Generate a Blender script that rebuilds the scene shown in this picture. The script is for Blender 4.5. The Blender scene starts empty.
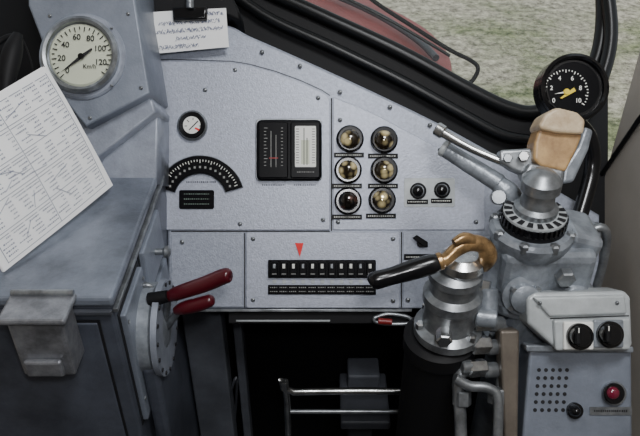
import bpy, bmesh, math, random
from mathutils import Vector, Matrix
random.seed(7)
TH=math.radians(35); S=math.sin(TH); C=math.cos(TH)
D=1.1; FP=688.0
U=Vector((1,0,0)); V=Vector((0,S,C)); Wv=Vector((0,-C,S)); O=Vector((0,0,0.9))
CAM=O+Wv*D
def L2W(l): return O+U*l[0]+V*l[1]+Wv*l[2]
def ray(px,py): return U*((px-320)/FP)+V*((218-py)/FP)-Wv
def W(px,py,w=0.0): return CAM+ray(px,py)*(D-w)
def Yp(px,py,y):
    r=ray(px,py); return CAM+r*((y-CAM.y)/r.y)
def Zp(px,py,z):
    r=ray(px,py); return CAM+r*((z-CAM.z)/r.z)
def Xp(px,py,x):
    r=ray(px,py); return CAM+r*((x-CAM.x)/r.x)
def sc(w): return (D-w)/FP

# ---------- materials
def mat(name,col,rough=0.5,metal=0.0,noise=0.0,nscale=60,bump=0.0,bscale=200,col2=None,coat=0.0,spec=None):
    m=bpy.data.materials.new(name); m.use_nodes=True; nt=m.node_tree; b=nt.nodes['Principled BSDF']
    b.inputs['Base Color'].default_value=(*col,1); b.inputs['Roughness'].default_value=rough; b.inputs['Metallic'].default_value=metal
    b.inputs['Coat Weight'].default_value=coat
    if spec is not None: b.inputs['Specular IOR Level'].default_value=spec
    tc=nt.nodes.new('ShaderNodeTexCoord')
    if noise>0 or col2:
        n=nt.nodes.new('ShaderNodeTexNoise'); n.inputs['Scale'].default_value=nscale; n.inputs['Detail'].default_value=8; n.inputs['Roughness'].default_value=0.65
        nt.links.new(tc.outputs['Object'],n.inputs['Vector'])
        r=nt.nodes.new('ShaderNodeValToRGB'); r.color_ramp.elements[0].position=0.36; r.color_ramp.elements[1].position=0.64
        c2=col2 if col2 else tuple(c*(1-noise) for c in col)
        r.color_ramp.elements[0].color=(*c2,1); r.color_ramp.elements[1].color=(*col,1)
        nt.links.new(n.outputs['Fac'],r.inputs['Fac']); nt.links.new(r.outputs['Color'],b.inputs['Base Color'])
    if bump>0:
        n2=nt.nodes.new('ShaderNodeTexNoise'); n2.inputs['Scale'].default_value=bscale; n2.inputs['Detail'].default_value=3
        nt.links.new(tc.outputs['Object'],n2.inputs['Vector'])
        bp=nt.nodes.new('ShaderNodeBump'); bp.inputs['Strength'].default_value=bump; bp.inputs['Distance'].default_value=0.002
        nt.links.new(n2.outputs['Fac'],bp.inputs['Height']); nt.links.new(bp.outputs['Normal'],b.inputs['Normal'])
    return m
M_panel=mat('hammered_grey',(0.38,0.41,0.49),0.42,0.25,0.22,200,0.24,400)
M_plate=mat('hammered_grey_light',(0.45,0.48,0.57),0.40,0.25,0.20,200,0.24,400)
M_cab=mat('cabinet_grey',(0.13,0.145,0.185),0.40,0.35,0.5,9,0.2,300)  # flash falloff on the cabinet front put into a darker grey than the top
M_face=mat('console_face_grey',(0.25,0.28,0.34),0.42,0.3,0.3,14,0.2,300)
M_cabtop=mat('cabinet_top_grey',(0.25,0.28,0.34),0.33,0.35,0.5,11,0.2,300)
M_cons=mat('console_grey',(0.33,0.36,0.43),0.42,0.25,0.3,30,0.2,300)
M_dgrey=mat('dark_grey_paint',(0.07,0.075,0.09),0.5,0.1,0.4,12)
M_cast=mat('cast_grey_paint',(0.32,0.35,0.39),0.34,0.3,0.5,32,0.5,100)
M_castl=mat('light_grey_paint',(0.50,0.53,0.54),0.35,0.1,0.25,25,0.2,150)
M_black=mat('black_gloss',(0.005,0.005,0.006),0.2)
M_blackm=mat('black_matte',(0.006,0.006,0.007),0.6,spec=0.25)
M_meter=mat('meter_black',(0.003,0.003,0.004),0.35,spec=0.12)
M_rubber=mat('black_rubber',(0.005,0.0055,0.006),0.35,spec=0.35)
M_chrome=mat('worn_steel',(0.60,0.61,0.61),0.24,0.95,0.45,40)
M_steel=mat('dull_steel',(0.36,0.38,0.40),0.36,0.75,0.5,40)
M_brass=mat('worn_brass',(0.60,0.38,0.18),0.28,0.75,0.65,50)
M_tan=mat('worn_tan_wood',(0.52,0.33,0.15),0.4,0.0,0.3,38,0.3,80,col2=(0.26,0.15,0.07))
M_tant=mat('worn_tan_top',(0.62,0.50,0.34),0.4,0.0,0.3,60,0.2,80,col2=(0.42,0.30,0.18))
M_red=mat('dark_red_bakelite',(0.065,0.003,0.008),0.3,coat=0.2)
M_redb=mat('signal_red',(0.80,0.01,0.01),0.5)
M_white=mat('white_dial',(0.84,0.84,0.80),0.5)
M_cream=mat('cream_dial',(0.60,0.63,0.50),0.5)
M_ink=mat('ink',(0.01,0.01,0.012),0.6)
M_inkp=mat('printed_ink',(0.18,0.20,0.28),0.7)
M_paper=mat('paper',(0.93,0.93,0.93),0.8)
M_yel=mat('yellow_paint',(0.85,0.65,0.05),0.5)
M_label=mat('label_white',(0.75,0.75,0.70),0.6)
M_labeld=mat('label_print_grey',(0.28,0.28,0.27),0.6)
M_beige=mat('wall_beige',(0.44,0.40,0.35),0.6,0,0.15,6,0.2,200)
M_hood=mat('hood_red',(0.42,0.09,0.08),0.5,0,0.35,6)
def glassmat():
    m=bpy.data.materials.new('window_glass'); m.use_nodes=True; nt=m.node_tree; nt.nodes.clear()
    o=nt.nodes.new('ShaderNodeOutputMaterial'); mx=nt.nodes.new('ShaderNodeMixShader'); t=nt.nodes.new('ShaderNodeBsdfTransparent'); g=nt.nodes.new('ShaderNodeBsdfGlossy')
    t.inputs['Color'].default_value=(0.94,0.95,0.94,1); g.inputs['Roughness'].default_value=0.6; g.inputs['Color'].default_value=(.5,.5,.5,1); mx.inputs[0].default_value=0.02
    nt.links.new(t.outputs[0],mx.inputs[1]); nt.links.new(g.outputs[0],mx.inputs[2]); nt.links.new(mx.outputs[0],o.inputs[0]); return m
M_glass=glassmat()
def lensmat(name,light,dark,p0,p1,scale=75):
    m=mat(name,light,0.08,0.3,coat=1.0); nt=m.node_tree; b=nt.nodes['Principled BSDF']
    tc=nt.nodes.new('ShaderNodeTexCoord'); n=nt.nodes.new('ShaderNodeTexVoronoi'); n.inputs['Scale'].default_value=scale
    r=nt.nodes.new('ShaderNodeValToRGB'); r.color_ramp.elements[0].color=(*light,1); r.color_ramp.elements[1].color=(*dark,1); r.color_ramp.elements[0].position=p0; r.color_ramp.elements[1].position=p1
    nt.links.new(tc.outputs['Object'],n.inputs['Vector']); nt.links.new(n.outputs['Distance'],r.inputs['Fac']); nt.links.new(r.outputs['Color'],b.inputs['Base Color']); return m
M_amber=lensmat('amber_lens',(0.85,0.70,0.36),(0.02,0.013,0.006),0.25,0.6)
M_brown=lensmat('dark_lens',(0.08,0.03,0.02),(0.008,0.006,0.005),0.15,0.4)

# ---------- builders
def group(name):
    e=bpy.data.objects.new(name,None); bpy.context.collection.objects.link(e); e.empty_display_size=0.05; return e
def add(name,verts,faces,m,parent=None,smooth=True,bevel=0,ang=35,bseg=2):
    me=bpy.data.meshes.new(name); me.from_pydata([tuple(v) for v in verts],[],faces)
    bm=bmesh.new(); bm.from_mesh(me); bmesh.ops.remove_doubles(bm,verts=bm.verts,dist=1e-6); bmesh.ops.recalc_face_normals(bm,faces=bm.faces); bm.to_mesh(me); bm.free()
    ob=bpy.data.objects.new(name,me); bpy.context.collection.objects.link(ob); me.materials.append(m)
    if smooth:
        me.polygons.foreach_set('use_smooth',[True]*len(me.polygons)); me.set_sharp_from_angle(angle=math.radians(ang))
    if parent: ob.parent=parent
    if bevel>0:
        md=ob.modifiers.new('bevel','BEVEL'); md.width=bevel; md.segments=bseg; md.limit_method='ANGLE'; md.harden_normals=False
    return ob
def catmull(pts,n=6,closed=True):
    out=[]; N=len(pts)
    rng=range(N if closed else N-1)
    for i in rng:
        if closed: p0,p1,p2,p3=[pts[(i+k-1)%N] for k in range(4)]
        else: p0=pts[max(i-1,0)];p1=pts[i];p2=pts[i+1];p3=pts[min(i+2,N-1)]
        for k in range(n):
            t=k/n
            out.append(tuple(0.5*((2*b)+(-a+c)*t+(2*a-5*b+4*c-d)*t*t+(-a+3*b-3*c+d)*t**3) for a,b,c,d in zip(p0,p1,p2,p3)))
    if not closed: out.append(tuple(pts[-1]))
    return out
def plate(G,name,polys,w,thick,m,bevel=0.0):
    cu=bpy.data.curves.new(name,'CURVE'); cu.dimensions='2D'; cu.fill_mode='BOTH'
    k=sc(w)
    for poly in polys:
        sp=cu.splines.new('POLY'); sp.points.add(len(poly)-1)
        for i,p in enumerate(poly):
            sp.points[i].co=((p[0]-320)*k,(218-p[1])*k,0,1)
        sp.use_cyclic_u=True
    cu.extrude=max(thick/2-bevel,1e-5); cu.bevel_depth=bevel; cu.bevel_resolution=1; cu.offset=-bevel
    tmp=bpy.data.objects.new('tmp',cu); bpy.context.collection.objects.link(tmp)
    bpy.context.view_layer.update()
    me=bpy.data.meshes.new_from_object(tmp.evaluated_get(bpy.context.evaluated_depsgraph_get()))
    bpy.data.objects.remove(tmp)
    for v in me.vertices: v.co=L2W((v.co.x,v.co.y,v.co.z+w-thick/2))
    me.name=name; me.materials.clear(); me.materials.append(m)
    ob=bpy.data.objects.new(name,me); bpy.context.collection.objects.link(ob)
    if G: ob.parent=G
    return ob
def rect(x0,y0,x1,y1,r=0):
    if r<=0: return [(x0,y0),(x1,y0),(x1,y1),(x0,y1)]
    o=[]
    for cx,cy,a in ((x1-r,y0+r,-90),(x1-r,y1-r,0),(x0+r,y1-r,90),(x0+r,y0+r,180)):
        for k in range(5):
            t=math.radians(a+k*22.5); o.append((cx+r*math.cos(t),cy+r*math.sin(t)))
    return o
def frame(axis):
    a=axis.normalized(); h=Vector((1,0,0)) if abs(a.x)<0.8 else Vector((0,0,1))
    e1=(h-a*h.dot(a)).normalized(); e2=a.cross(e1); return a,e1,e2
def lathe(G,name,prof,org,axis,m,seg=32,ang=30):
    a,e1,e2=frame(axis); vs=[];fs=[]
    n=len(prof)
    for r,h in prof:
        for k in range(seg):
            t=2*math.pi*k/seg; vs.append(org+a*h+(e1*math.cos(t)+e2*math.sin(t))*max(r,1e-5))
    for i in range(n-1):
        for k in range(seg):
            k2=(k+1)%seg; fs.append((i*seg+k,i*seg+k2,(i+1)*seg+k2,(i+1)*seg+k))
    fs.append(tuple(range(seg))); fs.append(tuple((n-1)*seg+k for k in range(seg)))
    return add(name,vs,fs,m,G,ang=ang)
def cyl(G,name,p0,p1,r,m,r1=None,seg=24,bev=0.15):
    p0=Vector(p0);p1=Vector(p1); h=(p1-p0).length; r1=r if r1 is None else r1; b=min(r,r1)*bev
    return lathe(G,name,[(r-b,0),(r,b),(r1,h-b),(r1-b,h)],p0,p1-p0,m,seg)
def disk(G,name,px,py,w,rp,h,m,seg=40,bev=0.1):
    k=sc(w); r=rp*k; b=min(h*0.5,r*bev)
    return lathe(G,name,[(r,0),(r,h-b),(r-b,h)],W(px,py,w),Wv,m,seg)
def dome(G,name,px,py,w,rp,h,m,seg=28):
    k=sc(w); r=rp*k
    return lathe(G,name,[(r*math.cos(t),h*math.sin(t)) for t in [i*math.pi/2/8 for i in range(9)]],W(px,py,w),Wv,m,seg,ang=60)
def sweep(G,name,pts,rad,m,seg=14,smoothn=6,flat=1.0):
    if not hasattr(rad,'__len__'): rad=[rad]*len(pts)
    d=[tuple(p)+(r,) for p,r in zip(pts,rad)]
    if smoothn>1 and len(d)>2: d=catmull(d,smoothn,False)
    P=[Vector(x[:3]) for x in d]; R=[x[3] for x in d]
    vs=[];fs=[]; e=None
    for i,p in enumerate(P):
        t=(P[min(i+1,len(P)-1)]-P[max(i-1,0)]).normalized()
        if e is None: _,e,_2=frame(t)
        e=(e-t*e.dot(t)).normalized(); f=t.cross(e)
        for k in range(seg):
            a=2*math.pi*k/seg; vs.append(p+(e*math.cos(a)+f*math.sin(a)*flat)*R[i])
    for i in range(len(P)-1):
        for k in range(seg):
            k2=(k+1)%seg; fs.append((i*seg+k,i*seg+k2,(i+1)*seg+k2,(i+1)*seg+k))
    fs.append(tuple(range(seg))); fs.append(tuple((len(P)-1)*seg+k for k in range(seg)))
    return add(name,vs,fs,m,G,ang=50)
def box(G,name,a,b,m,bevel=0.002):
    x0,y0,z0=a;x1,y1,z1=b
    vs=[(x0,y0,z0),(x1,y0,z0),(x1,y1,z0),(x0,y1,z0),(x0,y0,z1),(x1,y0,z1),(x1,y1,z1),(x0,y1,z1)]
    fs=[(0,1,2,3),(4,5,6,7),(0,1,5,4),(1,2,6,5),(2,3,7,6),(3,0,4,7)]
    return add(name,vs,fs,m,G,smooth=False,bevel=bevel)
def obox(G,name,c,ax,ay,az,m,bevel=0.002):
    vs=[c+ax*i+ay*j+az*k for k in(-1,1) for j in(-1,1) for i in(-1,1)]
    fs=[(0,1,3,2),(4,5,7,6),(0,1,5,4),(1,3,7,5),(3,2,6,7),(2,0,4,6)]
    return add(name,vs,fs,m,G,smooth=False,bevel=bevel)
def quads(G,name,Q,m):
    vs=[];fs=[]
    for q in Q:
        i=len(vs); vs+=[Vector(p) for p in q]; fs.append(tuple(range(i,i+len(q))))
    me=bpy.data.meshes.new(name); me.from_pydata([tuple(v) for v in vs],[],fs); me.materials.append(m)
    ob=bpy.data.objects.new(name,me); bpy.context.collection.objects.link(ob); ob.parent=G; return ob
def seg2(p,q,wd):
    dx=q[0]-p[0];dy=q[1]-p[1];l=math.hypot(dx,dy) or 1; nx=-dy/l*wd/2;ny=dx/l*wd/2
    return [(p[0]+nx,p[1]+ny),(q[0]+nx,q[1]+ny),(q[0]-nx,q[1]-ny),(p[0]-nx,p[1]-ny)]
def marks(G,name,segs,w,m):
    return quads(G,name,[[W(a,b,w) for a,b in seg2(p,q,wd)] for p,q,wd in segs],m)
def dashes(x0,x1,y,h=2.0,seed=0):
    rr=random.Random(seed); o=[];x=x0
    while x<x1:
        l=rr.uniform(0.8,1.5); o.append(((x,y),(min(x+l,x1),y),h*rr.uniform(.6,1))); x+=l+0.7
    return o
def text(G,name,s,px,py,w,hp,m,rot=0,align='CENTER'):
    cu=bpy.data.curves.new(name,'FONT'); cu.body=s; cu.size=hp*sc(w)*1.35; cu.align_x=align; cu.align_y='CENTER'; cu.offset=hp*sc(w)*0.02
    tmp=bpy.data.objects.new('tmp',cu); bpy.context.collection.objects.link(tmp); bpy.context.view_layer.update()
    me=bpy.data.meshes.new_from_object(tmp.evaluated_get(bpy.context.evaluated_depsgraph_get())); bpy.data.objects.remove(tmp)
    R=Matrix.Rotation(rot,3,'Z'); o=W(px,py,w)
    for v in me.vertices:
        c=R@v.co; v.co=o+U*c.x+V*c.y+Wv*c.z
    me.materials.clear(); me.materials.append(m)
    ob=bpy.data.objects.new(name,me); bpy.context.collection.objects.link(ob); ob.parent=G; return ob
def screw(G,px,py,w,rp=3,m=None):
    dome(G,'screw',px,py,w,rp,0.0025,m or M_steel,12)
    marks(G,'screw_slot',[((px-rp*.7,py-rp*.5),(px+rp*.7,py+rp*.5),rp*.3)],w+0.0027,M_ink)

# ================= ROOM SHELL =================
hole=catmull([(255,-15),(318,14),(400,52),(470,90),(508,108),(535,112),(565,98),(588,76),(600,45),(603,0),(596,-60),(560,-130),(400,-190),(230,-190),(180,-120),(200,-50)],6)
wf=plate(None,'wall_front',[[(-170,-260),(608,-260),(608,230),(-170,230)],hole],-0.12,0.03,M_blackm)
box(None,'wall_front_lower',(-0.75,0.125,0),(0.50,0.15,0.82),M_blackm,0)
win=group('window_1')
kk=[W(x,y,-0.112) for x,y in hole]
sweep(win,'rubber_seal',kk+[kk[0]],0.013,M_rubber,10,1)
sweep(win,'inner_frame',[W(x,y,-0.10) for x,y in catmull([(205,-30),(262,14),(330,46),(400,80),(455,110),(500,134),(528,140)],5,False)],0.010,M_rubber,10,1)
plate(win,'pane',[hole],-0.133,0.003,M_glass)
box(None,'floor',(-0.8,-2.2,-0.03),(0.56,0.2,0.0),M_dgrey,0)
GR=group('wall_right')
box(GR,'skin',(0.505,-2.2,0.0),(0.54,0.14,2.35),M_beige,0)
sweep(GR,'dark_seam',[Xp(598,180,0.50),Xp(640,118,0.50),Xp(690,60,0.50)],0.004,M_blackm,8,1)
sweep(GR,'window_pillar_seal',[W(x,y,-0.09) for x,y in [(597,-60),(607,-10),(611,35),(604,72),(588,108),(566,140),(556,170)]],0.012,M_rubber,10,5)
box(None,'wall_left',(-0.80,-2.2,0),(-0.76,0.14,2.35),M_beige,0)
box(None,'wall_back',(-0.8,-2.25,0),(0.56,-2.2,2.35),M_beige,0)
box(None,'ceiling',(-0.8,-2.25,2.35),(0.56,0.75,2.39),M_beige,0)

# outside
def ground():
    m=bpy.data.materials.new('gravel_grass'); m.use_nodes=True; nt=m.node_tree; b=nt.nodes['Principled BSDF']; b.inputs['Roughness'].default_value=0.95
    tc=nt.nodes.new('ShaderNodeTexCoord')
    n1=nt.nodes.new('ShaderNodeTexNoise'); n1.inputs['Scale'].default_value=0.55; n1.inputs['Detail'].default_value=8; n1.inputs['Roughness'].default_value=0.7
    n2=nt.nodes.new('ShaderNodeTexNoise'); n2.inputs['Scale'].default_value=8; n2.inputs['Detail'].default_value=8; n2.inputs['Roughness'].default_value=0.85
    r1=nt.nodes.new('ShaderNodeValToRGB'); r1.color_ramp.elements[0].position=.46; r1.color_ramp.elements[1].position=.62
    r1.color_ramp.elements[0].color=(0,0,0,1); r1.color_ramp.elements[1].color=(1,1,1,1)
    ra=nt.nodes.new('ShaderNodeValToRGB'); ra.color_ramp.elements[0].color=(.12,.11,.08,1); ra.color_ramp.elements[1].color=(.66,.62,.50,1); ra.color_ramp.elements[0].position=.40; ra.color_ramp.elements[1].position=.62
    rb=nt.nodes.new('ShaderNodeValToRGB'); rb.color_ramp.elements[0].color=(.04,.055,.02,1); rb.color_ramp.elements[1].color=(.34,.37,.20,1); rb.color_ramp.elements[0].position=.40; rb.color_ramp.elements[1].position=.62
    mx=nt.nodes.new('ShaderNodeMix'); mx.data_type='RGBA'
    for n in (n1,n2): nt.links.new(tc.outputs['Object'],n.inputs['Vector'])
    nt.links.new(n1.outputs[0],r1.inputs[0]); nt.links.new(n2.outputs[0],ra.inputs[0]); nt.links.new(n2.outputs[0],rb.inputs[0])
    nt.links.new(r1.outputs[0],mx.inputs[0]); nt.links.new(ra.outputs[0],mx.inputs[6]); nt.links.new(rb.outputs[0],mx.inputs[7]); nt.links.new(mx.outputs[2],b.inputs['Base Color'])
    return m
add('ground',[(-40,1.0,-1.5),(40,1.0,-1.5),(40,70,-1.5),(-40,70,-1.5)],[(0,1,2,3)],ground(),None,False)
GH=group('locomotive_nose_hood')
top=[Zp(x,y,0.95) for x,y in catmull([(250,-30),(320,-25),(385,5),(425,27),(446,48),(452,68),(440,76),(420,70),(330,36),(240,10)],5)]
vs=top+[Vector((p.x,p.y,-1.5)) for p in top]; N=len(top)
add('hood_shell',vs,[tuple(range(N)),tuple(range(N,2*N))]+[(i,(i+1)%N,N+(i+1)%N,N+i) for i in range(N)],M_hood,GH,bevel=0.02,bseg=3)
sweep(GH,'hood_rail',[Zp(x,y,0.965) for x,y in [(262,-28),(320,-10),(372,12),(415,38),(436,58)]],0.008,M_dgrey,8,5)
GWp=group('windscreen_wiper')
sweep(GWp,'wiper_arm',[W(x,y,-0.16) for x,y in [(350,-20),(375,2),(415,28),(450,50),(470,60),(478,68),(473,80),(466,84)]],0.004,M_blackm,8,5)
sweep(GWp,'wiper_blade',[W(x,y,-0.155) for x,y in [(300,-22),(345,-2),(400,26),(450,56)]],0.003,M_rubber,8,3)

# ================= INSTRUMENT PANEL =================
IP=group('instrument_panel')
edge=catmull([(150,22),(222,24),(250,36),(300,58),(370,90),(440,124),(505,160)],5,False)
plate(IP,'backing',[edge+[(600,215),(600,300),(500,309),(168,309),(167,187),(149,186)]],0.0,0.10,M_panel,0.004)
up=[(150,62),(170,61),(232,63),(250,66),(275,73),(300,82),(322,92),(329,97),(330,106),(330,230),(160,230),(160,190),(150,180)]
plate(IP,'gauge_plate',[up],0.004,0.004,M_plate,0.001)
rp=catmull([(333,97),(370,112),(420,138),(470,165),(485,176)],4,False)
plate(IP,'lamp_plate',[rp+[(485,230),(333,230)]],0.003,0.003,M_plate,0.001)
plate(IP,'fuse_plate',[rect(246,232,400,308,2)],0.006,0.006,M_plate,0.001)
plate(IP,'corner_plate',[rect(403,233,500,308,1)],0.002,0.002,M_panel,0.0008)
plate(IP,'left_plate',[rect(171,234,243,307,1)],0.002,0.002,M_panel,0.0008)
marks(IP,'panel_joint',[((171,231.3),(330,231.3),1.2),((331.5,98),(331.5,231),1.4),((244.6,233),(244.6,308),1.2),((401.5,232),(401.5,308),1.3)],0.0012,M_ink)
cj=[(152,60.2),(170,59.3),(232,61.3),(250,64.3),(275,71.2),(300,80.2),(322,90.2),(330,95.5)]
marks(IP,'plate_edge_gap',[(cj[i],cj[i+1],1.0) for i in range(len(cj)-1)],0.0006,M_dgrey)
for x,y in [(160,74),(235,70),(318,98),(323,220),(164,222),(240,224),(253,239),(393,239),(253,300),(393,301),(340,120),(476,222),(440,150),(338,222),(408,300),(150,40),(262,52),(430,125),(182,242),(160,130),(205,90),(340,92),(300,66),(390,107)]:
    screw(IP,x,y,0.006 if 246<x<400 and y>232 else 0.004,2.4)
w=0.004
g=group('round_indicator_gauge')
disk(g,'bezel',193,126,w,15,0.010,M_steel); disk(g,'bezel_black',193,126,w,13.8,0.0115,M_black); disk(g,'dial',193,126,w,9.3,0.012,M_white)
marks(g,'needle',[((189,130),(198,121),1.2),((184.5,126),(187,126),.8),((193,118),(193,120),.8),((201,126),(199,126),.8),((187,120),(189,122),.8)],w+0.0123,M_ink)
marks(g,'red_mark',[((195,128),(199,130),2)],w+0.0123,M_redb)
g=group('arc_scale_meter')
cx,cy=200,200
a0,a1=math.radians(198),math.radians(342)
def arcpoly(ri,ro,a0,a1,n=28): 
    return [(cx+ro*math.cos(a0+(a1-a0)*i/n),cy+ro*math.sin(a0+(a1-a0)*i/n)) for i in range(n+1)]+[(cx+ri*math.cos(a1-(a1-a0)*i/n),cy+ri*math.sin(a1-(a1-a0)*i/n)) for i in range(n+1)]
plate(g,'rim',[arcpoly(26,45,a0-.03,a1+.03)],0.007,0.004,M_steel,0.001)
plate(g,'body',[arcpoly(26.8,44.3,a0-.01,a1+.01)],0.012,0.008,M_meter,0.001)
sg=[]
for i in range(33):
    a=a0+.07+(a1-a0-.14)*i/32; r1=38.5 if i%4 else 37
    sg.append(((cx+r1*math.cos(a),cy+r1*math.sin(a)),(cx+40.5*math.cos(a),cy+40.5*math.sin(a)),.8))
marks(g,'scale_ticks',sg,0.0123,M_label)
sg=[]
for i in range(15):
    a=a0+.12+(a1-a0-.24)*i/14
    sg.append(((cx+33*math.cos(a)-1,cy+33*math.sin(a)),(cx+33*math.cos(a)+1,cy+33*math.sin(a)),2.2))
marks(g,'scale_figures',sg,0.0123,M_labeld)
marks(g,'small_print',dashes(186,216,182,1.5,3),0.0045,M_ink)
g=group('meter_name_plate')
plate(g,'plate',[rect(179,190,214,209,2)],0.007,0.003,M_meter,0.0006)
marks(g,'print',dashes(184,209,194,1.2,4)+dashes(184,209,199,1.2,5)+dashes(184,209,204,1.2,6),0.0073,mat('print_green',(0.14,0.19,0.16),0.6))
g=group('twin_vertical_gauge')
plate(g,'flange',[rect(255.5,118.5,322,181,4)],0.008,0.004,M_steel,0.001)
plate(g,'housing',[rect(256.5,119.5,321.5,180.5,5)],0.018,0.014,M_meter,0.003)
plate(g,'left_meter_frame',[rect(258.5,121.5,288,178,2)],0.023,0.006,M_meter,0.0015)
plate(g,'right_meter_frame',[rect(290.5,121.5,320,178,2)],0.023,0.006,M_meter,0.0015)
plate(g,'left_scale',[rect(262,125,285,173,1)],0.0236,0.0008,M_meter)
plate(g,'right_scale',[rect(295,126,316,167,1)],0.0236,0.0008,M_white)
sg=[]
for i in range(12):
    y=128+i*3.4; sg+=[((264,y),(266.2 if i%3 else 267.5,y),.6),((281,y),(283,y),.6)]
marks(g,'left_ticks',sg,0.0240,M_labeld)
marks(g,'left_pointers',[((271,131),(271,167),.6),((276,135),(276,167),.6)],0.0241,M_labeld)
marks(g,'left_red_hands',[((269,158),(278,158),.9)],0.0242,mat('meter_red',(0.35,0.02,0.02),0.5))
sg=[]
for i in range(14):
    y=129+i*2.6; sg+=[((296,y),(299,y),.6),((312,y),(315,y),.6)]
marks(g,'right_ticks',sg,0.0240,M_ink)
plate(g,'yellow_block',[rect(301,140,309.5,164)],0.0238,0.0002,M_cream)
marks(g,'right_hands',[((304,128),(304,165),.8),((307,138),(307,165),.8)],0.0241,M_ink)
marks(g,'right_print',dashes(297,314,172,1.1,9),0.0233,M_labeld)
marks(g,'under_print',dashes(262,285,185,1.4,19)+dashes(294,316,185,1.4,29),0.0045,M_ink)
for i,(x,y) in enumerate([(350,139),(384,140),(348,170),(384,170),(348,201),(382,200)]):
    g=group('indicator_lamp')
    disk(g,'ring',x,y,0.003,13.8,0.005,M_black); disk(g,'collar',x,y,0.008,13,0.010,M_black)
    dome(g,'lens',x,y,0.0175,9.8,0.010,M_amber if i!=4 else M_brown)
    plate(g,'label',[rect(x-16,y+13.5,x+14,y+18.5)],0.0048,0.0018,M_meter)
    marks(g,'label_print',dashes(x-14,x+12,y+16,1.1,i+20),0.0051,M_label)
for x,y in [(418,191),(442,190)]:
    g=group('push_button')
    disk(g,'ring',x,y,0.0038,8.2,0.004,M_black); disk(g,'chrome_ring',x,y,0.0078,6,0.004,M_steel); dome(g,'cap',x,y,0.0115,5.6,0.006,M_black)
    plate(g,'label',[rect(x-11,y+8.5,x+10,y+13)],0.0055,0.0018,M_meter)
    marks(g,'label_print',dashes(x-10,x+9,y+10.8,1.1,int(x)),0.0058,M_label)
plate(IP,'button_plate',[rect(404,178,455,207,2)],0.0040,0.0012,M_castl,0.0004)
g=group('rotary_switch')
disk(g,'base',421,243,0.002,4.5,0.006,M_black); plate(g,'lever',[[(413,238),(417,235),(428,242),(428,247),(424,247)]],0.014,0.008,M_meter,0.001)
plate(g,'label',[rect(404,254,441,260)],0.0038,0.0018,M_meter); marks(g,'print',dashes(406,439,257,1.2,31),0.0041,M_label)
plate(g,'label_b',[rect(404,262,430,267)],0.0038,0.0018,M_meter)
g=group('circuit_breaker_row')
plate(g,'base',[rect(268,260,376,278,1)],0.014,0.008,M_meter,0.001)
for i in range(11):
    x=270.5+i*9.6
    plate(g,'breaker',[rect(x,262,x+7.6,276.5,1)],0.019,0.006,M_meter,0.001)
    plate(g,'toggle',[rect(x+2.3,264,x+5.0,268.5)],0.023,0.005,M_label if i%3 else M_steel,0.0006)
    marks(g,'mark',[((x+1.5,274),(x+6,274),.8)],0.0193,M_labeld)
    disk(g,'number_disc',x+4,281.5,0.006,2.2,0.002,M_castl,12)
plate(g,'label_strip',[rect(268,285,376,294.5,.5)],0.009,0.003,M_meter)
sg=[]
for i in range(11):
    x=270+i*9.6; sg+=dashes(x,x+7.5,287.5,1.1,50+i)+dashes(x,x+7.5,291.5,1.1,70+i)
marks(g,'strip_print',sg,0.0093,M_labeld)
g=group('red_triangle_marker')
plate(g,'triangle',[[(295,243),(303.5,243),(300,257)]],0.009,0.002,M_redb)

g=group('desk_edge_trim')
plate(g,'bright_strip',[rect(176,309,412,312)],0.002,0.03,M_steel,0.001)
plate(g,'dark_shelf',[rect(228,312,408,324)],-0.01,0.05,M_blackm,0.002)
plate(g,'white_strip',[rect(236,320,330,321.5)],-0.008,0.002,M_castl)
sweep(g,'latch_loop',[W(x,y,0.0) for x,y in [(374,318),(388,314),(408,317),(410,323),(390,324),(376,322),(374,318)]],0.0032,M_steel,8,4)
cyl(g,'latch_red_grip',W(378,321,0.002),W(392,322,0.002),0.005,mat('latch_red',(0.2,0.015,0.015),0.4))
g=group('kneehole_side_panel')
M_knee=mat('knee_panel_grey',(0.13,0.14,0.165),0.5,0.1,0.4,12)
obox(g,'panel',Vector((-0.205,-0.005,0.36)),Vector((0.034,0,0)),Vector((0,0.02,0)),Vector((0,0,0.36)),M_knee,0.003)
obox(g,'post',Vector((-0.15,0.02,0.36)),Vector((0.008,0,0)),Vector((0,0.015,0)),Vector((0,0,0.36)),M_knee,0.003)
sweep(g,'cable',[Yp(228,400,0.0),Yp(236,378,0.0),Yp(236,404,0.02),Yp(232,440,0.02)],0.003,M_dgrey,8,6)

# ================= LEFT CABINET =================
LX=-0.244
cab=group('driver_side_cabinet')
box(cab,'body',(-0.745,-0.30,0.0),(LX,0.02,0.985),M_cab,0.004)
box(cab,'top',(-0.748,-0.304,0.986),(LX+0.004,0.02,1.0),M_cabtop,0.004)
def side(name,y0,z0,y1,z1,m=M_cons,t=0.008):
    box(cab,name+'_gap',(LX,y0-.005,z0-.005),(LX+0.001,y1+.005,z1+.005),M_ink,0)
    return box(cab,name,(LX,y0,z0),(LX+t,y1,z1),m,0.002)
side('door_front',-0.285,0.76,-0.19,0.955,M_face); side('drawer_upper',-0.175,0.890,-0.07,0.965,M_face); side('drawer_lower',-0.175,0.80,-0.07,0.875,M_face)
box(cab,'edge_strip',(LX,-0.30,0.974),(LX+0.006,0.0,0.980),M_steel,0.001)
box(cab,'front_edge_strip',(-0.74,-0.306,0.974),(LX,-0.300,0.980),M_dgrey,0.001)
box(cab,'front_door_gap',(-0.62,-0.3015,0.10),(-0.262,-0.300,0.962),M_ink,0)
box(cab,'front_door',(-0.617,-0.304,0.103),(-0.265,-0.3005,0.959),M_cab,0.002)
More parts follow.
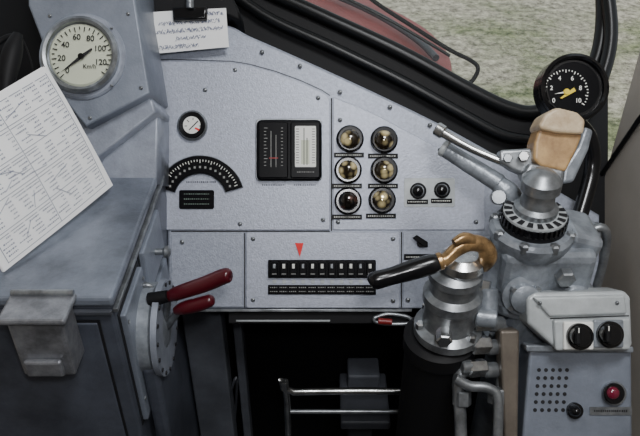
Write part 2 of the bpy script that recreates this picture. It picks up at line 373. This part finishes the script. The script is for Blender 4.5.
for z in (0.925,0.838):
    cyl(cab,'drawer_pull',(LX+0.006,-0.12,z),(LX+0.020,-0.12,z),0.005,M_steel); lathe(cab,'pull_knob',[(0.004,0),(0.009,0.004),(0.009,0.009),(0.004,0.012)],Vector((LX+0.018,-0.12,z)),U,M_steel)
sweep(cab,'door_handle',[(LX+0.004,-0.20,0.93),(LX+0.02,-0.20,0.925),(LX+0.02,-0.20,0.87),(LX+0.004,-0.20,0.865)],0.004,M_steel,8,4)
for z in (0.94,0.8): 
    for y in (-0.28,-0.197): cyl(cab,'screw',(LX+0.008,y,z),(LX+0.010,y,z),0.003,M_steel,seg=10)
g=group('wall_ashtray')
p0=Yp(8,318,-0.33); p1=Yp(66,318,-0.33)
x0,x1=p0.x,p1.x; zt=Yp(35,322,-0.345).z; zb=Yp(35,376,-0.345).z
M_ash=mat('ashtray_steel',(0.34,0.35,0.38),0.35,0.6,0.5,40)
box(g,'tray_body',(x0+0.004,-0.345,zb),(x1,-0.304,zt),M_ash,0.004)
box(g,'tray_lid',(x0-0.002,-0.352,zt),(x1+0.008,-0.304,zt+0.008),M_ash,0.003)
box(g,'lip',(x0+0.012,-0.353,zb+0.006),(x1-0.010,-0.345,zb+0.030),M_ash,0.003)
cyl(g,'hinge',(x0+0.0,-0.308,zt+0.01),(x1+0.006,-0.308,zt+0.01),0.004,M_steel)
g=group('power_controller')
cc=Vector((LX+0.001,-0.215,0.868))
lathe(g,'drum',[(0.05,0.0),(0.062,0.002),(0.062,0.022),(0.056,0.024),(0.056,0.018),(0.03,0.018),(0.028,0.034),(0.012,0.036)],cc,U,M_cast,40)
lathe(g,'drum_rim',[(0.056,0.026),(0.066,0.026),(0.066,0.034),(0.056,0.034)],cc,U,M_cons,40)
for k in range(16):
    a=2*math.pi*k/16; p=cc+Vector((0.034,0.061*math.cos(a),0.061*math.sin(a))); cyl(g,'notch',p,p+U*0.002,0.003,M_ink,seg=8)
box(g,'housing',(LX+0.009,-0.275,0.70),(LX+0.03,-0.16,0.85),M_cab,0.006)
sweep(g,'lever_upper',[cc+U*0.03,W(168,298,0.20)],0.005,M_steel,10,1)
sweep(g,'grip_upper',[W(168,297,0.20),W(178,293,0.205),W(205,284,0.215),W(222,277,0.222),W(229,275,0.226),W(231,275,0.227)],[0.007,0.0095,0.0105,0.0105,0.009,0.003],M_red,16,4)
sweep(g,'lever_lower',[cc+U*0.03-Vector((0,0,0.004)),W(180,309,0.195)],0.005,M_steel,10,1)
sweep(g,'grip_lower',[W(176,311,0.195),W(184,308,0.20),W(200,304,0.205),W(211,300,0.208),W(214,299,0.209)],[0.006,0.009,0.0095,0.008,0.003],M_red,16,4)
sweep(g,'hub_cap',[W(150,300,0.20),W(168,296,0.205)],[0.010,0.008],M_blackm,16,1)

sup=group('speedometer_console')
plate(sup,'pedestal',[[(-60,125),(158,108),(157,184),(-60,184)]],0.09,0.08,M_cons,0.003)
plate(sup,'sloped_lip',[[(-40,175),(60,146),(88,126),(150,94),(156,112),(99,156),(88,184),(-40,184)]],0.115,0.09,M_cons,0.003)
plate(sup,'face',[[(24,-120),(128,-120),(135,0),(150,93),(86,127),(64,100),(28,5)]],0.14,0.12,M_face,0.003)
for x,y in [(50,16),(128,14),(141,88),(90,118)]: screw(sup,x,y,0.14,2.2)
sp=group('speedometer')
sx,sy=83,57; w=0.14
disk(sp,'flange',sx,sy,w,43,0.006,M_cons,48)
lathe(sp,'bezel',[(38*sc(w),0),(38*sc(w),0.016),(35*sc(w),0.020),(32.5*sc(w),0.018),(32*sc(w),0.010)],W(sx,sy,w),Wv,M_steel,48)
disk(sp,'dial',sx,sy,w,32.5,0.0125,M_cream,48)
wd=w+0.0145; sx-=1.5; sy-=0.5
sg=[]
def sang(v): return math.radians(225-v/130*262)
for v in range(0,131,5):
    a=sang(v); r1=27 if v%10 else 25
    sg.append(((sx+r1*math.cos(a),sy-r1*math.sin(a)),(sx+30*math.cos(a),sy-30*math.sin(a)),1.1))
marks(sp,'ticks',sg,wd,M_ink)
for v in range(0,121,20):
    a=sang(v); text(sp,'numeral',str(v),sx+20*math.cos(a),sy-20*math.sin(a),wd,6,M_ink)
text(sp,'unit','Km/h',sx+8,sy+10,wd,4.5,M_ink)
a=sang(4); quads(sp,'needle',[[W(sx+x,sy-y,wd+.002) for x,y in [(27*math.cos(a),27*math.sin(a)),(2*math.sin(a),-2*math.cos(a)),(-13*math.cos(a)+1*math.sin(a),-13*math.sin(a)-1*math.cos(a)),(-13*math.cos(a)-1*math.sin(a),-13*math.sin(a)+1*math.cos(a)),(-2*math.sin(a),2*math.cos(a))]]],M_ink)
disk(sp,'needle_hub',sx,sy,wd,3,0.004,M_black,20)
for k in range(4):
    a=math.radians(45+90*k); screw(sp,83+40.5*math.cos(a),57+40.5*math.sin(a),w+0.006,1.6)
g=group('gooseneck_microphone')
sweep(g,'stem',[W(-30,120,0.2),W(-14,60,0.22),W(2,40,0.22),W(16,36,0.22)],0.004,M_blackm,8,5)
sweep(g,'head',[W(18,34,0.22),W(13,50,0.225),W(8,72,0.23),W(4,100,0.235)],[0.006,0.012,0.012,0.006],M_blackm,16,5)
sweep(g,'cord',[W(18,34,0.22),W(24,44,0.21),W(30,60,0.20),W(33,76,0.19)],0.002,M_blackm,8,5)

def sheet(G,A,B,Cc,Dd,curl,m,n=14,off=0):
    nrm=(B-A).cross(Dd-A).normalized()
    if nrm.dot(Wv)<0: nrm=-nrm
    def P(u,v,e=0.0):
        p=(A*(1-u)+B*u)*(1-v)+(Dd*(1-u)+Cc*u)*v
        return p+nrm*(curl*math.sin(math.pi*u)*0.6+curl*0.5*math.sin(math.pi*v)+e+off)
    vs=[P(i/n,j/n) for j in range(n+1) for i in range(n+1)]
    fs=[(j*(n+1)+i,j*(n+1)+i+1,(j+1)*(n+1)+i+1,(j+1)*(n+1)+i) for j in range(n) for i in range(n)]
    add('sheet',vs,fs,m,G)
    return P
def pquads(G,P,segs,m,name='print',e=0.0012):
    Q=[]
    for p,q,wd in segs:
        k=max(1,int(math.hypot(q[0]-p[0],q[1]-p[1])/0.12))
        for i in range(k):
            a=(p[0]+(q[0]-p[0])*i/k,p[1]+(q[1]-p[1])*i/k); b=(p[0]+(q[0]-p[0])*(i+1)/k,p[1]+(q[1]-p[1])*(i+1)/k)
            Q.append([P(x,y,e) for x,y in seg2(a,b,wd)])
    quads(G,name,Q,m)
pg=group('timetable_papers')
A=W(46,66,0.20);B=W(111,185,0.135);Cp=W(4,272,0.272);Dp=A+Cp-B
for o in (-0.004,-0.002): sheet(pg,A+U*0.004*o*200,B+U*0.004,Cp,Dp,0.008,M_paper,off=o)
P=sheet(pg,A,B,Cp,Dp,0.008,M_paper)
rr=random.Random(3); sg=[]
for c in range(5):
    u0=0.05+c*0.188
    for l in range(8):
        v=0.05+l*0.115
        if rr.random()<0.8: sg.append(((u0,v),(u0,v+0.10),0.004))
        for k in range(5):
            uu=u0+0.02+k*0.028; L=rr.uniform(0.02,0.1)
            vv=v
            while vv<v+L:
                d=rr.uniform(0.005,0.013); sg.append(((uu,vv),(uu,vv+d),rr.uniform(.006,.011))); vv+=d+0.006
    sg.append(((u0+0.165,0.04),(u0+0.165,0.95),0.0035))
for v in (0.04,0.5,0.95): sg.append(((0.04,v),(0.97,v),0.004))
for k in range(16):
    u=rr.uniform(.1,.9);v=rr.uniform(.1,.85); sg.append(((u,v),(u+rr.uniform(-.12,.12),v+rr.uniform(.05,.18)),0.004))
pquads(pg,P,sg,M_inkp)
ng=group('clipped_note')
A=W(153,12,0.03);B=W(226,8,0.03);Cp=W(229,47,0.025);Dp=W(153,54,0.025)
P=sheet(ng,A,B,Cp,Dp,0.002,M_paper)
sg=[]
for l,(n0,n1) in enumerate([(0.55,.95),(0.08,.9),(.05,.93),(.3,.7),(.08,.6)]):
    u=n0
    while u<n1:
        d=rr.uniform(.006,.016); v=.12+l*.19; sg.append(((u,v+rr.uniform(-.06,.06)),(u+d,v+rr.uniform(-.06,.06)),0.010)); u+=d*.8
pquads(ng,P,sg,M_inkp)
cl=group('bulldog_clip')
plate(cl,'jaw',[[(172,7),(207,6),(206,19),(173,20)]],0.042,0.018,M_black,0.003)
cyl(cl,'lever',W(190,8,0.045),W(190,-6,0.05),0.006,M_steel)
sweep(cl,'hanger',[W(190,-4,0.045),W(188,-30,0.0)],0.004,M_blackm,8,1)
g=group('panel_header_rail')
plate(g,'rail',[[(135,-60),(205,-60),(238,8),(240,20),(228,16),(150,14),(137,0)]],0.02,0.08,M_blackm,0.004)

# ================= BRAKE STAND =================
bs=group('brake_valve_stand')
Zv=Vector((0,0,1))
bx,by=0.266,-0.20
def BZ(z): return Vector((bx,by,z))
lathe(bs,'column',[(0.07,0),(0.07,0.02),(0.045,0.03),(0.045,0.80),(0.056,0.82),(0.056,0.845),(0.047,0.85),(0.047,0.89),(0.052,0.90),(0.052,0.915)],BZ(0)+U*0.02,Zv,M_cast,36)
lathe(bs,'valve_body',[(0.052,0.915),(0.056,0.92),(0.058,0.935),(0.050,0.95),(0.045,1.0),(0.050,1.01),(0.052,1.024),(0.048,1.03)],BZ(0),Zv,M_cast,36)
teeth=[]
nt_=36
for k in range(nt_*2):
    a=2*math.pi*k/(nt_*2); r=0.041 if k%2 else 0.038
    teeth.append((r*math.cos(a-.03),r*math.sin(a-.03))); teeth.append((r*math.cos(a+.05),r*math.sin(a+.05)))
def zprism(G,name,pts,cx_,cy_,z0,z1,m,bev=0):
    N=len(pts); vs=[Vector((cx_+x,cy_+y,z0)) for x,y in pts]+[Vector((cx_+x,cy_+y,z1)) for x,y in pts]
    return add(name,vs,[tuple(range(N)),tuple(range(N,2*N))]+[(i,(i+1)%N,N+(i+1)%N,N+i) for i in range(N)],m,G,smooth=False,bevel=bev)
lathe(bs,'index_seat',[(0.040,1.028),(0.040,1.036)],BZ(0),Zv,M_blackm,40)
zprism(bs,'toothed_sector',teeth,bx,by,1.036,1.046,M_black)
lathe(bs,'sector_top',[(0.0385,1.0455),(0.0385,1.0490),(0.030,1.050)],BZ(0),Zv,M_castl,40)
Q=[]
for k in range(18):
    a=math.radians(-180+k*20)
    e=lambda r,t:Vector((bx+r*math.cos(t),by+r*math.sin(t),1.0506))
    Q.append([e(.028,a),e(.038,a),e(.038,a+.2),e(.028,a+.2)])
quads(bs,'index_marks',Q,M_ink)
lathe(bs,'spindle_housing',[(0.026,1.048),(0.027,1.058),(0.021,1.062),(0.019,1.080),(0.024,1.083),(0.024,1.096),(0.014,1.106),(0.006,1.110)],BZ(0),Zv,M_steel,32)
for z,r in ((0.935,0.052),(1.016,0.047),(0.845,0.05)):
    for k in range(8):
        a=math.radians(20+45*k); p=Vector((bx+(0.02 if z<.9 else 0)+r*math.cos(a),by+r*math.sin(a),z+0.004))
        lathe(bs,'bolt',[(0.0065,0),(0.0065,0.010),(0.004,0.012)],p,Zv,M_steel,6)
obox(bs,'casting_block',BZ(0.978)+Vector((0.018,0.0,0)),Vector((0.058,0,0)),Vector((0,0.043,0)),Vector((0,0,0.034)),M_cast,0.010)
obox(bs,'casting_shoulder',BZ(1.005)+Vector((0.062,0.01,0)),Vector((0.022,0,-0.006)),Vector((0,0.035,0)),Vector((0.004,0,0.02)),M_cast,0.008)
obox(bs,'casting_wedge',BZ(0.90)+Vector((0.03,-0.01,0)),Vector((0.05,0,0)),Vector((0,0.05,0.01)),Vector((0.01,0,0.045)),M_cast,0.012)
cyl(bs,'side_port',W(590,232,0.16),W(566,240,0.18),0.020,M_cast); cyl(bs,'side_port_cap',W(597,230,0.155),W(588,233,0.16),0.014,M_steel,seg=6)
cyl(bs,'left_port',BZ(0.99)-U*0.035,BZ(0.99)-U*0.064,0.017,M_cast); cyl(bs,'left_port_cap',BZ(0.99)-U*0.062,BZ(0.99)-U*0.074,0.012,M_steel,seg=6)
cyl(bs,'front_plug',BZ(0.985)+Vector((0.036,-0.042,0)),BZ(0.985)+Vector((0.036,-0.056,0)),0.012,M_steel,seg=6)
lathe(bs,'front_flange',[(0.026,0),(0.026,0.008),(0.018,0.010),(0.018,0.020),(0.010,0.024)],BZ(0.955)+Vector((-0.012,-0.045,0)),Vector((0,-1,0.35)),M_cast,28)
for k in range(4):
    a=math.radians(45+90*k); p=BZ(0.955)+Vector((-0.012+0.021*math.cos(a),-0.052,0.021*math.sin(a))); cyl(bs,'flange_bolt',p,p+Vector((0,-0.008,0.003)),0.004,M_steel,seg=6)
lathe(bs,'cover',[(0.022,0),(0.022,0.006),(0.018,0.010),(0.006,0.012)],BZ(0.945)+Vector((0.055,-0.045,0)),Vector((0.1,-1,0.4)),M_cast,28)
sweep(bs,'cast_pipe',[BZ(0.93)+Vector((0.06,0,0)),BZ(0.93)+Vector((0.085,0.0,-0.005)),BZ(0.90)+Vector((0.098,0,-0.01)),BZ(0.80)+Vector((0.10,0,0)),BZ(0.5)+Vector((0.10,0,0))],0.013,M_cast,14,6)
sweep(bs,'thin_pipe',[BZ(1.0)+Vector((0.075,0.02,0)),BZ(1.01)+Vector((0.10,0.02,0)),BZ(0.97)+Vector((0.112,0.02,0)),BZ(0.85)+Vector((0.115,0.02,0)),BZ(0.4)+Vector((0.115,0.02,0))],0.006,M_steel,10,6)
def slab(G,name,poly,w,thick,m,bev):
    f=[W(x,y,w) for x,y in poly]; bk=[p-Wv*thick for p in f]; N=len(poly)
    return add(name,f+bk,[tuple(range(N)),tuple(range(N,2*N))]+[(i,(i+1)%N,N+(i+1)%N,N+i) for i in range(N)],m,G,smooth=False,bevel=bev,bseg=3)
h=group('driver_brake_handle')
slab(h,'wooden_grip',[(540,127),(578,132),(583,134),(577,150),(566,172),(541,166),(534,160),(535,142)],0.262,0.036,M_tan,0.004)
slab(h,'wooden_grip_cap',[(540,124),(545,114),(557,107),(578,112),(586,120),(584,134),(560,133),(540,129)],0.272,0.044,M_tant,0.004)
slab(h,'grip_metal_edge',[(578,146),(585,126),(594,130),(589,150),(574,182),(562,184),(564,168)],0.252,0.03,M_cast,0.004)
slab(h,'grip_collar',[(530,162),(566,170),(564,184),(552,190),(528,182),(524,172)],0.262,0.036,M_steel,0.005)
slab(h,'arm',[(500,150),(532,148),(538,160),(526,176),(512,170),(500,162)],0.25,0.02,M_steel,0.004)
sweep(h,'arm_rod',[W(440,131,0.22),W(470,148,0.23),W(505,163,0.24)],[0.0065,0.0052,0.0055],M_chrome,12,4)
cyl(h,'rod_tip',W(436,128,0.218),W(444,133,0.221),0.009,M_chrome)
cyl(h,'knuckle_a',W(524,156,0.255),W(524,156,0.262),0.007,M_chrome,seg=6); cyl(h,'knuckle_b',W(508,158,0.25),W(508,158,0.258),0.006,M_steel,seg=6)
lathe(h,'ball',[(0.018*math.sin(math.pi*i/12),-0.018*math.cos(math.pi*i/12)) for i in range(1,12)],W(539,188,0.262),Wv,M_chrome,24,60)
g=group('independent_brake_lever')
cyl(g,'grip',W(446,150,0.20),W(500,184,0.22),0.0105,M_cast,0.012)
cyl(g,'grip_end',W(442,147,0.199),W(447,150,0.201),0.0118,M_castl)
sweep(g,'root',[W(498,184,0.22),W(510,195,0.22),W(516,210,0.20)],[0.012,0.014,0.014],M_cast,14,5)
cyl(g,'pivot',W(497,197,0.20),W(499,197,0.232),0.010,M_steel)

pgz=group('air_pressure_gauge'); w=0.10
gx,gy=566,92
disk(pgz,'case',gx,gy,w,33,0.03,M_black,48)
lathe(pgz,'bezel',[(33*sc(w),0.028),(33*sc(w),0.036),(30*sc(w),0.039),(28*sc(w),0.036),(27.5*sc(w),0.031)],W(gx,gy,w),Wv,M_black,48)
disk(pgz,'dial',gx,gy,w,27.5,0.0315,M_meter,48)
wg=w+0.0335; sg=[]
for i in range(31):
    a=math.radians(215-i*250/30); r1=19.5 if i%3==0 else 21
    sg.append(((gx+r1*math.cos(a),gy-r1*math.sin(a)),(gx+22.5*math.cos(a),gy-22.5*math.sin(a)),1.0))
marks(pgz,'ticks',sg,wg,M_white)
for i,s in enumerate(['0','2','4','6','8','10']):
    a=math.radians(215-i*50); text(pgz,'numeral',s,gx+15*math.cos(a),gy-15*math.sin(a),wg,4.6,M_white)
quads(pgz,'needle',[[W(gx+x,gy+y,wg+.002) for x,y in [(-6,6),(8,-4.5),(10,-1),(-4,6.5)]]],M_yel)
quads(pgz,'needle_white',[[W(gx+x,gy+y,wg+.0015) for x,y in [(-12,2),(0,-1),(0,1)]]],M_white)
disk(pgz,'hub',gx,gy,wg,3,0.004,M_yel,16)
sweep(pgz,'bracket',[W(575,120,0.09),W(590,140,0.08),W(592,170,0.07),W(580,215,0.08)],0.012,M_black,12,5)
cyl(pgz,'stem',W(552,120,0.10),W(540,150,0.14),0.009,M_black)

dv=group('locomotive_brake_valve')
vx,vy=0.166,-0.25
o=Vector((vx,vy,0))
lathe(dv,'black_base',[(0.05,0.0),(0.05,0.01),(0.045,0.02),(0.045,0.86),(0.048,0.865),(0.048,0.885),(0.04,0.89)],o-Vector((0.008,0,0)),Zv,M_blackm,36)
lathe(dv,'valve_body',[(0.038,0.89),(0.044,0.895),(0.044,0.906),(0.034,0.912),(0.033,0.945),(0.037,0.95),(0.037,0.962),(0.030,0.968),(0.029,0.982),(0.033,0.986),(0.033,0.996),(0.024,1.002)],o,Zv,M_steel,36)
lathe(dv,'cap',[(0.024,1.0),(0.028,1.006),(0.027,1.016),(0.018,1.022),(0.002,1.023)],o+Vector((0.006,0,0)),Zv,M_chrome,28)
for k in range(6):
    a=math.radians(60*k+10); lathe(dv,'bolt',[(0.006,0.903),(0.006,0.915),(0.004,0.917)],o+Vector((0.038*math.cos(a),0.038*math.sin(a),0)),Zv,M_chrome,6)
cyl(dv,'side_nut',o+Vector((0.03,-0.01,0.93)),o+Vector((0.056,-0.014,0.93)),0.012,M_cast,seg=18)
cyl(dv,'side_nut_front',o+Vector((-0.012,-0.03,0.925)),o+Vector((-0.014,-0.050,0.925)),0.010,M_chrome,seg=6)
hv=group('brake_lever')
sweep(hv,'brass_arm',[W(x,y,w) for x,y,w in [(484,268,0.27),(488,257,0.285),(484,246,0.29),(470,243,0.295),(456,250,0.30),(446,259,0.30),(436,264,0.30)]],[0.006,0.011,0.010,0.010,0.0085,0.008,0.009],M_brass,14,5)
sweep(hv,'brass_finger',[W(x,y,w) for x,y,w in [(474,240,0.30),(464,238,0.305),(454,243,0.308)]],[0.006,0.007,0.005],M_brass,12,4)
sweep(hv,'black_handgrip',[W(x,y,0.30) for x,y in [(440,261),(432,264),(412,270),(392,276),(377,280),(371,282),(369,283)]],[0.009,0.0118,0.012,0.0105,0.011,0.009,0.004],M_black,18,4)
cyl(hv,'ferrule',W(443,260,0.30),W(437,262,0.30),0.0105,M_brass)

pf=group('brake_pipe_fittings')
def fit(px,py,w,ax,l,r,m=M_chrome,sg=6): 
    p=W(px,py,w); cyl(pf,'fitting',p-ax*l/2,p+ax*l/2,r,m,seg=sg)
ax=(U-Wv*0.3).normalized()
for i,(x,y) in enumerate([(482,322),(480,345),(476,368)]):
    fit(x,y,0.22,ax,0.026,0.012); fit(x+14,y+2,0.215,ax,0.02,0.010,M_steel,20); fit(x-10,y-1,0.225,ax,0.014,0.009,M_steel,20)
sweep(pf,'pipe_a',[W(x,y,0.21) for x,y in [(492,322),(503,330),(505,350),(500,400),(495,470)]],0.008,M_steel,12,5)
sweep(pf,'pipe_b',[W(x,y,0.22) for x,y in [(470,370),(462,372),(458,385),(460,410),(462,470)]],0.008,M_steel,12,5)
sweep(pf,'pipe_c',[W(x,y,0.235) for x,y in [(455,378),(470,386),(488,388),(498,400),(497,450)]],0.0065,M_steel,12,5)
fit(462,398,0.22,V,0.02,0.012,M_steel); fit(497,396,0.225,V,0.02,0.012,M_steel)
fit(488,300,0.22,V,0.03,0.013,M_cast,24); fit(484,286,0.22,(V+U*.2).normalized(),0.016,0.009,M_chrome)
slab(pf,'bronze_guard',[(500,330),(520,330),(518,460),(506,460)],0.235,0.03,mat('guard_bronze',(0.20,0.17,0.14),0.4,0.4,0.3,30),0.004)

eb=group('headlight_switch_box')
slab(eb,'body',[(527,298),(534,293),(625,291),(631,297),(633,346),(628,351),(560,352),(528,324)],0.26,0.05,M_castl,0.005)
slab(eb,'front_cover',[(554,320),(631,318),(631,350),(556,351)],0.268,0.01,M_castl,0.003)
slab(eb,'top_lid',[(533,297),(625,295),(628,314),(550,317)],0.266,0.008,M_castl,0.003)
marks(eb,'lid_joint',[((550,318.6),(629,315.8),1.2)],0.2605,M_ink)
for x in (540,617): screw(eb,x,303,0.266,2.2)
for x,y,m in [(579,336,M_white),(609,334,M_cast)]:
    slab(eb,'switch_plate',[(x-15,y-14),(x+15,y-14),(x+15,y+14),(x-15,y+14)],0.273,0.006,m,0.002)
    disk(eb,'knob_skirt',x,y,0.273,13.2,0.007,M_black,32); disk(eb,'knob',x,y,0.280,10,0.010,M_black,32)
    slab(eb,'knob_bar',[(x-2.5,y-9),(x+2.5,y-9),(x+2.5,y+9),(x-2.5,y+9)],0.297,0.008,M_blackm,0.002)
    marks(eb,'knob_pointer',[((x,y-8),(x,y-3),1)],0.2975,M_label)
lp=group('switch_panel_pedestal')
slab(lp,'body',[(530,347),(632,351),(633,470),(520,470)],0.235,0.09,M_face,0.004)
slab(lp,'top_flange',[(526,345),(634,347),(634,353),(527,352)],0.245,0.02,M_cast,0.002)
for j in range(6):
    for i in range(5):
        disk(lp,'vent_hole',539+i*7-j*0.8,370+j*8,0.235,2.0,0.0006,M_ink,12)
disk(lp,'lamp_bezel',613,393,0.235,12,0.006,M_steel,32); disk(lp,'lamp_ring',613,393,0.241,10.5,0.005,M_black,32); dome(lp,'red_lens',613,393,0.246,6.5,0.006,mat('red_lens',(0.16,0.008,0.03),0.15,coat=1))
disk(lp,'knob_base',574,410,0.235,8,0.006,M_black); dome(lp,'knob',574,410,0.241,6,0.012,M_black)
plate(lp,'label',[rect(590,407,632,415,1)],0.237,0.002,M_steel); marks(lp,'label_print',dashes(594,628,411,2.5,99),0.2375,M_ink)

fr=group('footrest_rail')
ry=-0.12
a=Yp(287,392,ry);b=Yp(434,391,ry)
sweep(fr,'top_tube',[(a.x,ry,0.0),(a.x,ry,a.z-0.02),(a.x+0.012,ry,a.z),(b.x-0.012,ry,a.z),(b.x,ry,a.z-0.02),(b.x,ry,0.0)],0.006,M_chrome,12,4)
cyl(fr,'lower_tube',(a.x,ry,a.z-0.05),(b.x,ry,a.z-0.05),0.004,M_steel)
pd=group('deadman_pedal')
p=Yp(365,398,-0.06)
box(pd,'plate',(p.x-0.045,-0.10,p.z-0.04),(p.x+0.045,0.02,p.z-0.02),M_dgrey,0.004)
box(pd,'column',(p.x-0.025,0.0,0),(p.x+0.025,0.04,p.z-0.03),M_dgrey,0.004)
box(pd,'heel_block',(p.x-0.03,-0.02,p.z-0.02),(p.x+0.03,0.03,p.z+0.012),M_knee,0.004)

# ================= LIGHT =================
wld=bpy.data.worlds.new('World'); bpy.context.scene.world=wld; wld.use_nodes=True
bg=wld.node_tree.nodes['Background']; bg.inputs[0].default_value=(0.86,0.93,1.0,1); bg.inputs[1].default_value=0.9
def area(name,loc,tgt,size,power,col):
    l=bpy.data.lights.new(name,'AREA'); l.energy=power; l.size=size; l.color=col
    o=bpy.data.objects.new(name,l); bpy.context.collection.objects.link(o); o.location=loc
    o.rotation_euler=(Vector(tgt)-Vector(loc)).to_track_quat('-Z','Y').to_euler(); return o
area('cab_fill_light',(0.25,-0.70,2.28),(0.08,0,0.98),0.35,14,(0.96,0.98,1.0))  # unseen area light added to brighten the cab, not a real fitting
area('camera_flash',(0.06,-0.96,1.72),(0.05,0.05,1.02),0.08,3.6,(0.98,0.98,1.0))
sl=bpy.data.lights.new('sun','SUN'); sl.energy=1.9; sl.angle=0.05; sl.color=(1,0.96,0.88)
so=bpy.data.objects.new('sun',sl); bpy.context.collection.objects.link(so); so.rotation_euler=Vector((0.5,0.6,-1)).to_track_quat('-Z','Y').to_euler(); so.location=(0,0,5)
cam=bpy.data.cameras.new('Camera'); cam.lens=36*FP/640; cam.sensor_width=36; cam.clip_start=0.02
co=bpy.data.objects.new('Camera',cam); bpy.context.collection.objects.link(co)
co.matrix_world=Matrix(((U.x,V.x,Wv.x,CAM.x),(U.y,V.y,Wv.y,CAM.y),(U.z,V.z,Wv.z,CAM.z),(0,0,0,1)))
bpy.context.scene.camera=co
